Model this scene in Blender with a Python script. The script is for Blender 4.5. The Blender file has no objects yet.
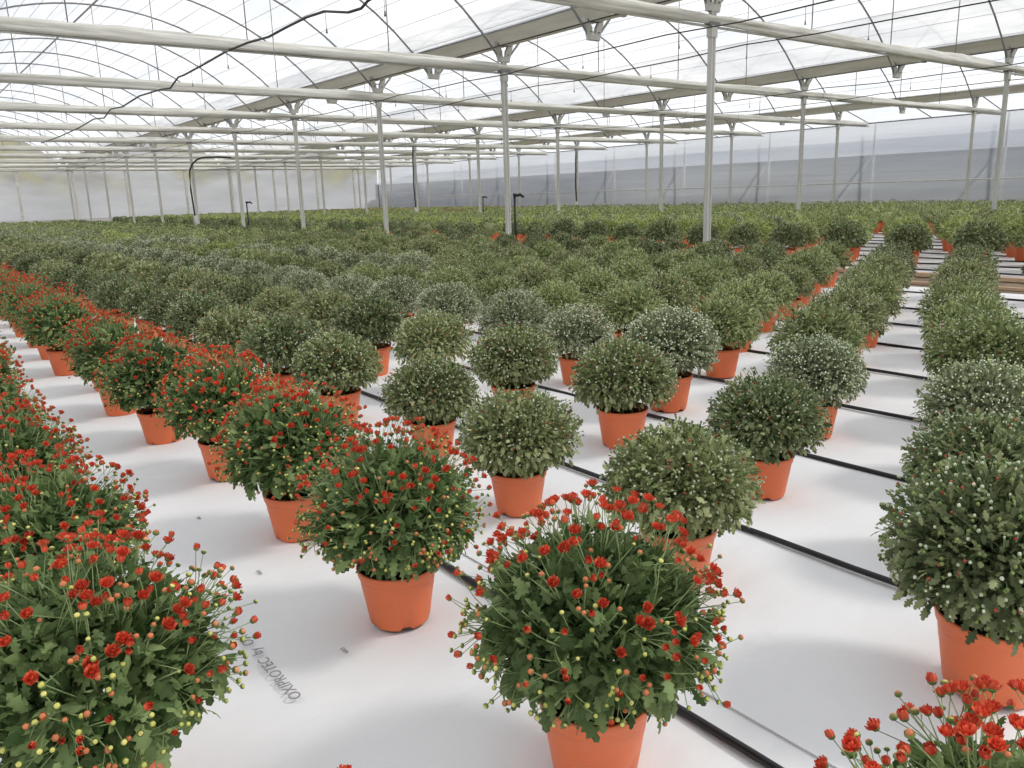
import bpy, math, random
import numpy as np
from mathutils import Vector, Matrix

# ------------------------------------------------------------------ camera, world, sun, exposure
C = bpy.context.scene.collection
SC = bpy.context.scene
H = 1.22            # camera height above the white ground cover
U = 2.28            # structure module: bays 4.174 U wide, posts 2.081 U apart
cd = bpy.data.cameras.new('camera'); cam = bpy.data.objects.new('camera', cd); C.objects.link(cam)
cd.sensor_width = 36.0; cd.lens = 808.83 / 1024 * 36.0; cd.clip_start = 0.05; cd.clip_end = 400
_r = Vector((0.79017092, -0.61222291, -0.02851372)); _u = Vector((0.16062664, 0.16196803, 0.97363517)); _f = Vector((0.59146344, 0.77391826, -0.22632173))
M4 = Matrix(((_r.x, _u.x, -_f.x, 0), (_r.y, _u.y, -_f.y, 0), (_r.z, _u.z, -_f.z, H), (0, 0, 0, 1)))
cam.matrix_world = M4
SC.camera = cam
w = bpy.data.worlds.new('overcast'); SC.world = w; w.use_nodes = True
bg = w.node_tree.nodes['Background']; bg.inputs[0].default_value = (0.93, 0.965, 1.0, 1); bg.inputs[1].default_value = 0.98
sl = bpy.data.lights.new('sun', 'SUN'); sun = bpy.data.objects.new('sun', sl); C.objects.link(sun)
sl.energy = 3.4; sl.angle = math.radians(11); sl.color = (1, 0.96, 0.9)
sun.rotation_euler = Vector((0.66, -0.46, 0.78)).to_track_quat('Z', 'Y').to_euler()
vs = SC.view_settings; vs.view_transform = 'Standard'; vs.look = 'None'; vs.exposure = 0.06; vs.gamma = 1; vs.use_curve_mapping = False
SC.cycles.max_bounces = 8; SC.cycles.diffuse_bounces = 4; SC.cycles.glossy_bounces = 2; SC.cycles.transmission_bounces = 6
SC.cycles.transparent_max_bounces = 12; SC.cycles.caustics_reflective = False; SC.cycles.caustics_refractive = False
SC.cycles.sample_clamp_indirect = 6

# ------------------------------------------------------------------ materials
def newmat(name):
    m = bpy.data.materials.new(name); m.use_nodes = True; nt = m.node_tree; nt.nodes.clear()
    out = nt.nodes.new('ShaderNodeOutputMaterial'); return m, nt, out
def N(nt, t, **kw):
    n = nt.nodes.new(t)
    for k, v in kw.items(): setattr(n, k, v)
    return n
def noise(nt, scale, detail=4, coord='Object', stretch=None, rough=0.5):
    tc = N(nt, 'ShaderNodeTexCoord'); mp = N(nt, 'ShaderNodeMapping'); nz = N(nt, 'ShaderNodeTexNoise')
    nt.links.new(tc.outputs[coord], mp.inputs[0]); nt.links.new(mp.outputs[0], nz.inputs['Vector'])
    if stretch: mp.inputs['Scale'].default_value = stretch
    nz.inputs['Scale'].default_value = scale; nz.inputs['Detail'].default_value = detail; nz.inputs['Roughness'].default_value = rough
    return nz
def ramp(nt, src, stops):
    r = N(nt, 'ShaderNodeValToRGB'); nt.links.new(src, r.inputs[0]); e = r.color_ramp.elements
    while len(e) < len(stops): e.new(0.5)
    for k, (p, c) in enumerate(stops): e[k].position = p; e[k].color = (*c, 1)
    return r
def simple(name, c1, c2=None, rough=0.6, scale=6.0, metal=0.0, bump=0.0, stretch=None, spec=0.4):
    m, nt, out = newmat(name); b = N(nt, 'ShaderNodeBsdfPrincipled'); nt.links.new(b.outputs[0], out.inputs[0])
    b.inputs['Roughness'].default_value = rough; b.inputs['Metallic'].default_value = metal; b.inputs['Specular IOR Level'].default_value = spec
    nz = noise(nt, scale, stretch=stretch)
    r = ramp(nt, nz.outputs['Fac'], [(0.3, c1), (0.7, c2 or c1)]); nt.links.new(r.outputs[0], b.inputs['Base Color'])
    if bump:
        bp = N(nt, 'ShaderNodeBump'); bp.inputs['Strength'].default_value = bump; bp.inputs['Distance'].default_value = 0.01
        nt.links.new(nz.outputs['Fac'], bp.inputs['Height']); nt.links.new(bp.outputs[0], b.inputs['Normal'])
    return m
def leafmat(name, dark, light, trans=0.3):
    """matt leaf, albedo varies from leaf to leaf and a little from plant to plant"""
    m, nt, out = newmat(name)
    g = N(nt, 'ShaderNodeNewGeometry'); oi = N(nt, 'ShaderNodeObjectInfo')
    r = ramp(nt, g.outputs['Random Per Island'], [(0.0, dark), (0.65, tuple((a + b) / 2 for a, b in zip(dark, light))), (1.0, light)])
    hs = N(nt, 'ShaderNodeHueSaturation'); nt.links.new(r.outputs[0], hs.inputs['Color'])
    mr = N(nt, 'ShaderNodeMapRange'); nt.links.new(oi.outputs['Random'], mr.inputs[0]); mr.inputs[3].default_value = 0.88; mr.inputs[4].default_value = 1.15
    nt.links.new(mr.outputs[0], hs.inputs['Value'])
    d = N(nt, 'ShaderNodeBsdfPrincipled'); d.inputs['Roughness'].default_value = 0.5; d.inputs['Specular IOR Level'].default_value = 0.22
    t = N(nt, 'ShaderNodeBsdfTranslucent'); mx = N(nt, 'ShaderNodeMixShader'); mx.inputs[0].default_value = trans
    nt.links.new(hs.outputs[0], d.inputs['Base Color']); nt.links.new(hs.outputs[0], t.inputs[0])
    nt.links.new(d.outputs[0], mx.inputs[1]); nt.links.new(t.outputs[0], mx.inputs[2]); nt.links.new(mx.outputs[0], out.inputs[0])
    return m
def film(name, c1, c2, clear=0.3, scale=0.35, stretch=(1, 1, 1), bump=0.3, bs=None, gloss=0.0, stops=(0.35, 0.65)):
    """milky polythene: part of the light goes straight through, the rest is scattered by the sheet"""
    m, nt, out = newmat(name)
    nz = noise(nt, scale, 5, stretch=stretch)
    r = ramp(nt, nz.outputs['Fac'], [(stops[0], c1), (stops[1], c2)])
    t = N(nt, 'ShaderNodeBsdfTranslucent'); d = N(nt, 'ShaderNodeBsdfDiffuse'); tr = N(nt, 'ShaderNodeBsdfTransparent'); gl = N(nt, 'ShaderNodeBsdfGlossy')
    gl.inputs['Roughness'].default_value = 0.25
    nt.links.new(r.outputs[0], t.inputs[0]); nt.links.new(r.outputs[0], d.inputs[0])
    if bump:
        bz = noise(nt, (bs or 2.0), 4, stretch=stretch); bp = N(nt, 'ShaderNodeBump'); bp.inputs['Strength'].default_value = bump; bp.inputs['Distance'].default_value = 0.1
        nt.links.new(bz.outputs['Fac'], bp.inputs['Height']); nt.links.new(bp.outputs[0], t.inputs['Normal']); nt.links.new(bp.outputs[0], gl.inputs['Normal'])
    a = N(nt, 'ShaderNodeMixShader'); a.inputs[0].default_value = 0.12; nt.links.new(t.outputs[0], a.inputs[1]); nt.links.new(d.outputs[0], a.inputs[2])
    c = N(nt, 'ShaderNodeMixShader'); c.inputs[0].default_value = gloss; nt.links.new(a.outputs[0], c.inputs[1]); nt.links.new(gl.outputs[0], c.inputs[2])
    b = N(nt, 'ShaderNodeMixShader'); b.inputs[0].default_value = clear; nt.links.new(c.outputs[0], b.inputs[1]); nt.links.new(tr.outputs[0], b.inputs[2])
    nt.links.new(b.outputs[0], out.inputs[0])
    return m

def patchy_end():
    m = film('end_film', (0.50, 0.50, 0.50), (0.66, 0.66, 0.67), 0.22, 0.8, (0.35, 1, 1.4), 0.4, 1.5, gloss=0.05); nt = m.node_tree
    # yellow-green and brownish patches mixed into the sheet colour, stronger towards the top
    r = [n for n in nt.nodes if n.type == 'VALTORGB'][0]; tgt = [l.to_socket for l in nt.links if l.from_node == r]
    z = noise(nt, 0.16, 3, stretch=(1, 1, 2.2)); rr = ramp(nt, z.outputs['Fac'], [(0.47, (0, 0, 0)), (0.57, (1, 1, 1))])
    tc = N(nt, 'ShaderNodeTexCoord'); sp = N(nt, 'ShaderNodeSeparateXYZ'); nt.links.new(tc.outputs['Object'], sp.inputs[0])
    mr = N(nt, 'ShaderNodeMapRange'); nt.links.new(sp.outputs['Z'], mr.inputs[0]); mr.inputs[1].default_value = 1.9; mr.inputs[2].default_value = 2.9
    mu = N(nt, 'ShaderNodeMath', operation='MULTIPLY'); nt.links.new(rr.outputs[0], mu.inputs[0]); nt.links.new(mr.outputs[0], mu.inputs[1])
    mx = N(nt, 'ShaderNodeMixRGB'); nt.links.new(mu.outputs[0], mx.inputs[0]); nt.links.new(r.outputs[0], mx.inputs[1])
    z2 = noise(nt, 0.5, 3); r2 = ramp(nt, z2.outputs['Fac'], [(0.4, (0.42, 0.38, 0.10)), (0.6, (0.30, 0.27, 0.20))]); nt.links.new(r2.outputs[0], mx.inputs[2])
    for t in tgt: nt.links.new(mx.outputs[0], t)
    return m
MAT = {}
MAT['steel'] = simple('galvanised_steel', (0.40, 0.40, 0.37), (0.54, 0.54, 0.50), 0.5, 4, 0.0, stretch=(1, 1, 0.2))
MAT['gutter'] = simple('gutter_sheet', (0.50, 0.48, 0.41), (0.64, 0.62, 0.55), 0.5, 2.5, 0.0, stretch=(3, 0.3, 3))
MAT['dark_steel'] = simple('weathered_steel', (0.13, 0.13, 0.135), (0.22, 0.22, 0.22), 0.55, 5, 0.2)
MAT['arch'] = simple('arch_tube', (0.20, 0.20, 0.205), (0.30, 0.30, 0.30), 0.5, 3, 0.1)
MAT['wire'] = simple('thin_wire', (0.22, 0.22, 0.23), (0.32, 0.32, 0.33), 0.5, 3, 0.1)
MAT['black'] = simple('black_plastic', (0.008, 0.008, 0.009), (0.02, 0.02, 0.021), 0.42, 8)
MAT['screen'] = simple('folded_screen', (0.46, 0.45, 0.40), (0.74, 0.73, 0.68), 0.8, 3, bump=0.8, stretch=(0.5, 9, 9))
MAT['pot'] = simple('terracotta_plastic', (0.70, 0.158, 0.056), (0.80, 0.200, 0.076), 0.45, 3)
MAT['soil'] = simple('potting_soil', (0.012, 0.009, 0.007), (0.05, 0.035, 0.025), 0.95, 60, bump=1.0)
MAT['earth'] = simple('bare_earth', (0.13, 0.09, 0.06), (0.24, 0.18, 0.12), 0.95, 3, bump=0.6)
MAT['board'] = simple('pale_board', (0.55, 0.38, 0.25), (0.68, 0.49, 0.34), 0.8, 4, stretch=(8, 1, 1))
MAT['print'] = simple('grey_print', (0.26, 0.26, 0.27), None, 0.8)
MAT['stem'] = simple('green_stem', (0.19, 0.27, 0.10), (0.30, 0.38, 0.17), 0.6, 30)
MAT['petal'] = leafmat('red_petal', (0.52, 0.040, 0.022), (0.88, 0.19, 0.09), 0.25)
MAT['petal_orange'] = leafmat('orange_petal', (0.64, 0.17, 0.07), (0.85, 0.42, 0.20), 0.2)
MAT['calyx'] = leafmat('calyx_green', (0.13, 0.20, 0.06), (0.26, 0.33, 0.11), 0.1)
MAT['bud_yellow'] = leafmat('yellow_bud', (0.50, 0.52, 0.12), (0.78, 0.72, 0.24), 0.1)
MAT['bud_pale'] = leafmat('pale_bud', (0.40, 0.46, 0.30), (0.78, 0.80, 0.62), 0.1)
MAT['bud_white'] = leafmat('white_bud', (0.62, 0.68, 0.50), (0.92, 0.94, 0.80), 0.1)
MAT['bud_lemon'] = leafmat('lemon_flower', (0.75, 0.80, 0.35), (0.92, 0.94, 0.60), 0.1)
MAT['bud_red'] = leafmat('dull_red_bud', (0.30, 0.03, 0.025), (0.50, 0.14, 0.09), 0.1)
MAT['leaf_fresh'] = leafmat('leaf_fresh', (0.055, 0.105, 0.03), (0.3, 0.4, 0.16))
MAT['leaf_olive'] = leafmat('leaf_olive', (0.108, 0.138, 0.050), (0.50, 0.53, 0.27))
MAT['leaf_dark'] = leafmat('leaf_dark', (0.058, 0.090, 0.034), (0.36, 0.40, 0.20))
MAT['leaf_grey'] = leafmat('leaf_grey', (0.115, 0.14, 0.072), (0.5, 0.54, 0.33))
MAT['leaf_green'] = leafmat('leaf_green', (0.115, 0.150, 0.055), (0.50, 0.56, 0.26))
MAT['leaf_lime'] = leafmat('leaf_lime', (0.18, 0.23, 0.06), (0.52, 0.58, 0.23))
MAT['leaf_brown'] = leafmat('leaf_brown', (0.18, 0.15, 0.07), (0.42, 0.36, 0.2))
MAT['roof'] = film('roof_film', (0.56, 0.58, 0.62), (0.80, 0.80, 0.81), 0.40, 0.7, (2.2, 0.45, 1), 0.7, 2.0)
MAT['side'] = film('side_film', (0.34, 0.36, 0.41), (0.54, 0.56, 0.59), 0.36, 0.5, (1, 0.10, 1.6), 0.7, 1.2, gloss=0.10)
MAT['end'] = patchy_end()

# white woven ground cover
def fabric():
    m, nt, out = newmat('white_ground_cover'); b = N(nt, 'ShaderNodeBsdfPrincipled'); nt.links.new(b.outputs[0], out.inputs[0])
    b.inputs['Roughness'].default_value = 0.75; b.inputs['Specular IOR Level'].default_value = 0.25
    n1 = noise(nt, 0.9, 5); n2 = noise(nt, 26, 6, rough=0.7)
    r1 = ramp(nt, n1.outputs['Fac'], [(0.3, (0.76, 0.755, 0.765)), (0.55, (0.82, 0.82, 0.83)), (0.75, (0.85, 0.85, 0.86))])
    r2 = ramp(nt, n2.outputs['Fac'], [(0.23, (0.50, 0.46, 0.42)), (0.285, (1, 1, 1))])
    mx = N(nt, 'ShaderNodeMixRGB', blend_type='MULTIPLY'); mx.inputs[0].default_value = 0.8
    nt.links.new(r1.outputs[0], mx.inputs[1]); nt.links.new(r2.outputs[0], mx.inputs[2]); n4 = noise(nt, 0.55, 2, stretch=(1, 0.6, 1)); r4 = ramp(nt, n4.outputs['Fac'], [(0.60, (1, 1, 1)), (0.72, (0.97, 0.94, 0.86))])
    m4 = N(nt, 'ShaderNodeMixRGB', blend_type='MULTIPLY'); m4.inputs[0].default_value = 1; nt.links.new(mx.outputs[0], m4.inputs[1]); nt.links.new(r4.outputs[0], m4.inputs[2])
    nt.links.new(m4.outputs[0], b.inputs['Base Color'])
    n3 = noise(nt, 5, 4, stretch=(0.7, 1.6, 1)); bp = N(nt, 'ShaderNodeBump'); bp.inputs['Strength'].default_value = 0.35; bp.inputs['Distance'].default_value = 0.03
    nt.links.new(n3.outputs['Fac'], bp.inputs['Height']); nt.links.new(bp.outputs[0], b.inputs['Normal'])
    return m
MAT['fabric'] = fabric()

# ------------------------------------------------------------------ mesh helpers
class MB:
    """collects vertices and faces (any arity) and links them as ONE mesh object"""
    def __init__(s): s.v = []; s.f = []; s.n = 0; s.mats = []
    def mi(s, m):
        if m not in s.mats: s.mats.append(m)
        return s.mats.index(m)
    def add(s, V, F, m, smooth=False):
        V = np.asarray(V, float).reshape(-1, 3)
        F = np.asarray(F, int)
        s.f.append((F + s.n, s.mi(m), smooth)); s.v.append(V); s.n += len(V)
    def many(s, T, F, m, R, P, S=None, smooth=False):
        """T (k,3) template, F (f,a) faces, R (n,3,3) rotations, P (n,3), S (n,) or (n,3)"""
        T = np.asarray(T, float); F = np.asarray(F, int); n = len(P)
        if n == 0: return
        X = T[None] * (np.ones((n, 1, 1)) if S is None else np.asarray(S, float).reshape(n, 1, -1))
        V = np.einsum('nij,nkj->nki', R, X) + np.asarray(P)[:, None]
        FF = F[None] + (np.arange(n) * len(T))[:, None, None]
        s.add(V.reshape(-1, 3), FF.reshape(-1, F.shape[1]), m, smooth)
    def box(s, a, b, m):
        (x0, y0, z0), (x1, y1, z1) = a, b
        V = [(x0, y0, z0), (x1, y0, z0), (x1, y1, z0), (x0, y1, z0), (x0, y0, z1), (x1, y0, z1), (x1, y1, z1), (x0, y1, z1)]
        s.add(V, [(0, 3, 2, 1), (4, 5, 6, 7), (0, 1, 5, 4), (1, 2, 6, 5), (2, 3, 7, 6), (3, 0, 4, 7)], m)
    def tube(s, pts, r, m, sides=6, smooth=True):
        P = np.asarray(pts, float); n = len(P); rr = np.broadcast_to(np.asarray(r, float), (n,))
        T = np.gradient(P, axis=0); T /= np.linalg.norm(T, axis=1)[:, None] + 1e-12
        ref = np.array([0, 0, 1.0]) if abs(T[:, 2]).mean() < 0.8 else np.array([1.0, 0, 0])
        A = np.cross(T, ref); A /= np.linalg.norm(A, axis=1)[:, None] + 1e-12; B = np.cross(T, A)
        a = np.arange(sides) * 2 * np.pi / sides
        V = P[:, None] + rr[:, None, None] * (np.cos(a)[None, :, None] * A[:, None] + np.sin(a)[None, :, None] * B[:, None])
        F = []
        for i in range(n - 1):
            for k in range(sides):
                k2 = (k + 1) % sides; F.append((i * sides + k, i * sides + k2, (i + 1) * sides + k2, (i + 1) * sides + k))
        s.add(V.reshape(-1, 3), F, m, smooth)
        base = s.n - n * sides
        s.f.append((np.array([list(range(base, base + sides))[::-1]]), s.mi(m), False))
        s.f.append((np.array([list(range(base + (n - 1) * sides, base + n * sides))]), s.mi(m), False))
    def lathe(s, prof, m, sides=24, smooth=True):
        a = np.arange(sides) * 2 * np.pi / sides; V = []
        for r, z in prof: V += [(r * math.cos(t), r * math.sin(t), z) for t in a]
        F = [(i * sides + k, i * sides + (k + 1) % sides, (i + 1) * sides + (k + 1) % sides, (i + 1) * sides + k) for i in range(len(prof) - 1) for k in range(sides)]
        s.add(V, F, m, smooth)
    def mesh(s, name):
        me = bpy.data.meshes.new(name); V = np.concatenate(s.v) if s.v else np.zeros((0, 3))
        me.vertices.add(len(V)); me.vertices.foreach_set('co', V.astype(np.float32).ravel())
        loops = np.concatenate([f.ravel() for f, _, _ in s.f]); cnt = np.concatenate([np.full(len(f), f.shape[1]) for f, _, _ in s.f])
        mats = np.concatenate([np.full(len(f), m) for f, m, _ in s.f]); sm = np.concatenate([np.full(len(f), q) for f, _, q in s.f])
        me.loops.add(len(loops)); me.loops.foreach_set('vertex_index', loops.astype(np.int32))
        me.polygons.add(len(cnt)); me.polygons.foreach_set('loop_start', np.concatenate([[0], np.cumsum(cnt)[:-1]]).astype(np.int32))
        me.polygons.foreach_set('loop_total', cnt.astype(np.int32))
        for m in s.mats: me.materials.append(MAT[m])
        me.polygons.foreach_set('material_index', mats.astype(np.int32)); me.polygons.foreach_set('use_smooth', sm.astype(bool))
        me.update(calc_edges=True); me.validate(); return me
    def build(s, name, parent=None, loc=None):
        return link(name, s.mesh(name), parent, loc)
def link(name, me, parent=None, loc=None):
    o = bpy.data.objects.new(name, me); C.objects.link(o)
    if parent: o.parent = parent
    if loc is not None: o.location = loc
    return o
def tag(o, label=None, cat=None, group=None, kind=None):
    if label: o['label'] = label
    if cat: o['category'] = cat
    if group: o['group'] = group
    if kind: o['kind'] = kind
    return o
def empty(name, loc, rz=0): 
    o = bpy.data.objects.new(name, None); C.objects.link(o); o.location = loc; o.rotation_euler = (0, 0, rz); o.empty_display_size = 0.1; return o
ORD = ['', 'first', 'second', 'third', 'fourth', 'fifth', 'sixth', 'seventh', 'eighth', 'ninth', 'tenth', 'eleventh', 'twelfth', 'thirteenth', 'fourteenth', 'fifteenth',
       'sixteenth', 'seventeenth', 'eighteenth', 'nineteenth', 'twentieth', 'twenty-first', 'twenty-second', 'twenty-third', 'twenty-fourth', 'twenty-fifth', 'twenty-sixth', 'twenty-seventh', 'twenty-eighth', 'twenty-ninth', 'thirtieth']
_uf = np.array(_f); _ur = np.array(_r); _uu = np.array(_u)
def proj(p):
    q = np.array(p, float) - np.array([0, 0, H]); z = q @ _uf
    return 512 + 808.83 * (q @ _ur) / z, 384 - 808.83 * (q @ _uu) / z, z

# ------------------------------------------------------------------ the setting
X_WALL = 13.5 * U; Y_WALL = 24.7 * U; XL = -4.16 * U; Y0 = -3.0
GX = {'Z': 0.017 * U, 'A': 4.191 * U, 'B': 8.366 * U, 'C': 12.540 * U}
YP = lambda j: (3.389 + 2.0812 * j) * U
def ground_strip(name, x0, x1, m, z, wav, nx, ny, kind='structure'):
    xs = np.linspace(x0, x1, nx); ys = np.linspace(Y0, Y_WALL, ny); V = []
    for y in ys:
        for x in xs:
            V.append((x, y, z + wav * (math.sin(3.1 * x + 1.7 * math.sin(1.9 * y)) * math.sin(2.3 * y + 0.8 * x) + 0.5 * math.sin(7 * x - 5 * y) * math.sin(1.3 * y))))
    F = [(j * nx + i, j * nx + i + 1, (j + 1) * nx + i + 1, (j + 1) * nx + i) for j in range(ny - 1) for i in range(nx - 1)]
    mb = MB(); mb.add(V, F, m, True); o = mb.build(name); tag(o, kind=kind); return o
PATH1 = (8.15 * H, 9.40 * H); PATH2 = (16.35 * H, 16.36 * H)
fl = ground_strip('floor', XL, PATH1[0], 'fabric', 0.0, 0.0065, 140, 420)
ground_strip('floor_middle', PATH1[1], PATH2[0], 'fabric', 0.0, 0.004, 40, 200)
ground_strip('floor_far', PATH2[1], X_WALL, 'fabric', 0.0, 0.004, 40, 200)
mb = MB(); mb.add([(XL - 25, -30, -0.03), (X_WALL + 60, -30, -0.03), (X_WALL + 60, Y_WALL + 60, -0.03), (XL - 25, Y_WALL + 60, -0.03)], [(0, 1, 2, 3)], 'earth'); tag(mb.build('ground'), kind='structure')
# pressed seam of the fabric beside the nearest hose
mb = MB(); mb.box((1.185 * H, 0, 0.003), (1.189 * H + 0.004, 30, 0.0065), 'fabric'); mb.build('seam', fl)
# lettering printed on the fabric
def lettering(text, loc, size, rz):
    cu = bpy.data.curves.new('printed_lettering', 'FONT'); cu.body = text; cu.size = size; cu.extrude = 0.0004
    cu.materials.append(MAT['print']); o = bpy.data.objects.new('printed_lettering', cu); C.objects.link(o)
    o.location = loc; o.rotation_euler = (0, 0, rz); o.parent = fl; return o
lettering('OXIPROTEC  by  OX', (0.662, 1.772, 0.008), 0.043, math.pi / 2)
for (x, y) in [(0.845, 2.515), (0.846, 1.88), (0.83, 1.25), (0.84, 3.15)]: lettering('4003', (x, y, 0.008), 0.018, math.pi / 2)

# roof: vaulted film bays
RZ, RR = 2.03 * U + H, 2.68 * U
def roof_z(d): return RZ - (RR - math.sqrt(RR * RR - d * d))
HALF = 2.087 * U
def vault_pts(x0, off=0.0, n=18, k=0.985):
    xc = x0 + HALF; return [(xc + t, roof_z(abs(t)) + off) for t in np.linspace(-HALF * k, HALF * k, n)]
LIP = (HALF - .30, H + U * 1.262)
def film_pts(x0):
    xc = x0 + HALF; return [(xc - LIP[0] - .03, LIP[1] - .02)] + [(xc + t, max(roof_z(abs(t)) + .03, LIP[1])) for t in np.linspace(-LIP[0], LIP[0], 20)] + [(xc + LIP[0] + .03, LIP[1] - .02)]
mb = MB(); YE = Y_WALL
bays = [XL, GX['Z'], GX['A'], GX['B']]
for x0 in bays:
    pts = film_pts(x0); ny = 60; ys = np.linspace(Y0, YE, ny); n = len(pts)
    V = [(x, y, z + 0.012 * math.sin(y * 5.3) * math.cos(x * 3)) for y in ys for x, z in pts]
    mb.add(V, [(j * n + i, (j + 1) * n + i, (j + 1) * n + i + 1, j * n + i + 1) for j in range(ny - 1) for i in range(n - 1)], 'roof', True)
# lean-to strip between the last gutter and the side wall
xa, za, zb = GX['C'] + 0.27, LIP[1] - .02, 1.02 * U + H
mb.add([(xa, Y0, za), (X_WALL, Y0, zb), (X_WALL, YE, zb), (xa, YE, za)], [(0, 1, 2, 3)], 'roof')
tag(mb.build('ceiling'), kind='structure')
# side and far walls of film, with the gables of the vaults
def sheet(name, P, m, nu, nv, amp):
    """P = four corners of a vertical sheet; slightly wavy"""
    A, B, D = [np.array(q, float) for q in P]
    nrm = np.cross(B - A, D - A); nrm /= np.linalg.norm(nrm); V = []
    for j in range(nv):
        for i in range(nu):
            u, v = i / (nu - 1), j / (nv - 1); q = A + (B - A) * u + (D - A) * v
            V.append(q + nrm * amp * (math.sin(u * 61) * math.cos(v * 5 + 3 * math.sin(u * 17)) + 0.7 * math.sin(v * 9 + u * 23)))
    mb = MB(); mb.add(V, [(j * nu + i, j * nu + i + 1, (j + 1) * nu + i + 1, (j + 1) * nu + i) for j in range(nv - 1) for i in range(nu - 1)], m, True); return mb
mb = sheet('wall_right', [(X_WALL + 0.06, Y0, 0), (X_WALL + 0.06, Y_WALL, 0), (X_WALL + 0.06, Y0, zb)], 'side', 200, 14, 0.02)
wr = mb.build('wall_right'); tag(wr, kind='structure')
mb = MB(); mb.tube([(X_WALL - 0.02, Y0, 1.33), (X_WALL - 0.02, Y_WALL, 1.33)], 0.03, 'steel'); tag(mb.build('trim_1'), kind='structure')
mb = MB(); mb.tube([(X_WALL, Y0, zb), (X_WALL, Y_WALL, zb)], 0.03, 'dark_steel'); tag(mb.build('trim_2'), kind='structure')
mb = sheet('wall_back', [(XL, Y_WALL + 0.06, 0), (X_WALL, Y_WALL + 0.06, 0), (XL, Y_WALL + 0.06, H + U * 1.05)], 'end', 160, 10, 0.015)
for x0 in bays:
    pts = film_pts(x0); n = len(pts)
    V = [(x, Y_WALL + 0.06, z) for x, z in pts] + [(x, Y_WALL + 0.06, H + U * 1.04) for x, z in pts]
    mb.add(V, [(i, i + 1, n + i + 1, n + i) for i in range(n - 1)], 'end')
tag(mb.build('wall_back'), kind='structure')
# what stands outside and shows through the film: a long dark hedge and a neighbouring shed
MAT['hedge'] = simple('hedge', (0.02, 0.035, 0.03), (0.06, 0.085, 0.07), 0.9, 1.2, bump=1)
MAT['shed'] = simple('shed_wall', (0.10, 0.12, 0.16), (0.16, 0.18, 0.23), 0.8, 0.25)
def hedge(name, x0, x1, y0, y1, h, seed, label, m='hedge'):
    rng = np.random.default_rng(seed); mb = MB(); nu = 60; along_x = (x1 - x0) > (y1 - y0)
    pr = []
    for i in range(nu):
        t = i / (nu - 1); hh = h * (0.85 + 0.3 * rng.random()) ; wob = rng.normal(0, 0.15, 7)
        prof = [(0, 0), (-0.1, hh * .4), (0.05, hh * .8), (0.5, hh), (0.95, hh * .8), (1.1, hh * .4), (1, 0)]
        for k, (a, z) in enumerate(prof):
            if along_x: pr.append((x0 + (x1 - x0) * t, y0 + (y1 - y0) * a + wob[k] * (z > 0), z))
            else: pr.append((x0 + (x1 - x0) * a + wob[k] * (z > 0), y0 + (y1 - y0) * t, z))
    mb.add(pr, [(i * 7 + k, i * 7 + k + 1, (i + 1) * 7 + k + 1, (i + 1) * 7 + k) for i in range(nu - 1) for k in range(6)], m, True)
    tag(mb.build(name), label, 'hedge')
ya_, yb_ = -10, Y_WALL + 6; x_ = X_WALL + 3
MAT['shed_roof'] = simple('shed_roof', (0.30, 0.32, 0.36), (0.38, 0.40, 0.44), 0.7, 0.5)  # roof added; its mid tone stands in for the film's soft brightness gradient
mb = MB(); mb.box((x_, ya_, 0), (x_ + 8, yb_, 2.45), 'shed'); mb.add([(x_ - .3, ya_, 2.45), (x_ + 4, ya_, 3.3), (x_ + 8.3, ya_, 2.45), (x_ - .3, yb_, 2.45), (x_ + 4, yb_, 3.3), (x_ + 8.3, yb_, 2.45)], [(0, 3, 4, 1), (1, 4, 5, 2)], 'shed_roof')
tag(mb.build('shed'), 'long low blue-grey shed outside, seen dimly through the side film', 'shed')
hedge('hedge', X_WALL + 1.0, X_WALL + 2.4, -2, Y_WALL + 4, 1.15, 3, 'low dark hedge outside along the foot of the side film')

# ------------------------------------------------------------------ steel: posts, gutters, ties, arches
GN = {'A': 'nearest gutter line', 'B': 'middle gutter line', 'C': 'gutter line beside the side film'}
YMAX = Y_WALL - 0.3
for g in 'ABC':
    js = [j for j in range(-1, 11) if YP(j) < YMAX]; vis = 0
    for j in js:
        x, y = GX[g], YP(j); px, py, d = proj((x, y, 1.5))
        if not (-20 < px < 1044): continue
        vis += 1
        mb = MB(); a, b = 0.045, 0.035
        prof = [(-a, -b), (-a * .4, -b), (-a * .3, -b * .7), (a * .3, -b * .7), (a * .4, -b), (a, -b), (a, b), (-a, b)]   # square tube with a pressed groove
        V = [(x + p, y + q, 0) for p, q in prof] + [(x + p, y + q, H + U * 1.06) for p, q in prof]
        mb.add(V, [(i, (i + 1) % 8, 8 + (i + 1) % 8, 8 + i) for i in range(8)], 'steel'); mb.add(V[8:], [(0, 1, 2, 3, 4, 5, 6, 7)], 'steel')
        o = mb.build('steel_post'); k = 'foot'
        mb = MB(); mb.box((x - .07, y - .07, 0), (x + .07, y + .07, .04), 'dark_steel'); mb.box((x - .06, y - .05, .04), (x + .06, y + .05, .12), 'steel'); mb.build('base_plate', o)
        mb = MB(); mb.box((x - .11, y - .05, H + U * .965), (x + .11, y + .05, H + U * .985), 'dark_steel'); mb.box((x - .06, y - .046, H + U * 0.9), (x + .06, y + .046, H + U * .965), 'steel'); mb.build('tie_clamp', o)
        tag(o, f'grey square steel post, {ORD[vis]} from the camera under the {GN[g]}', 'post', f'posts under the {GN[g]}')
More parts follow.
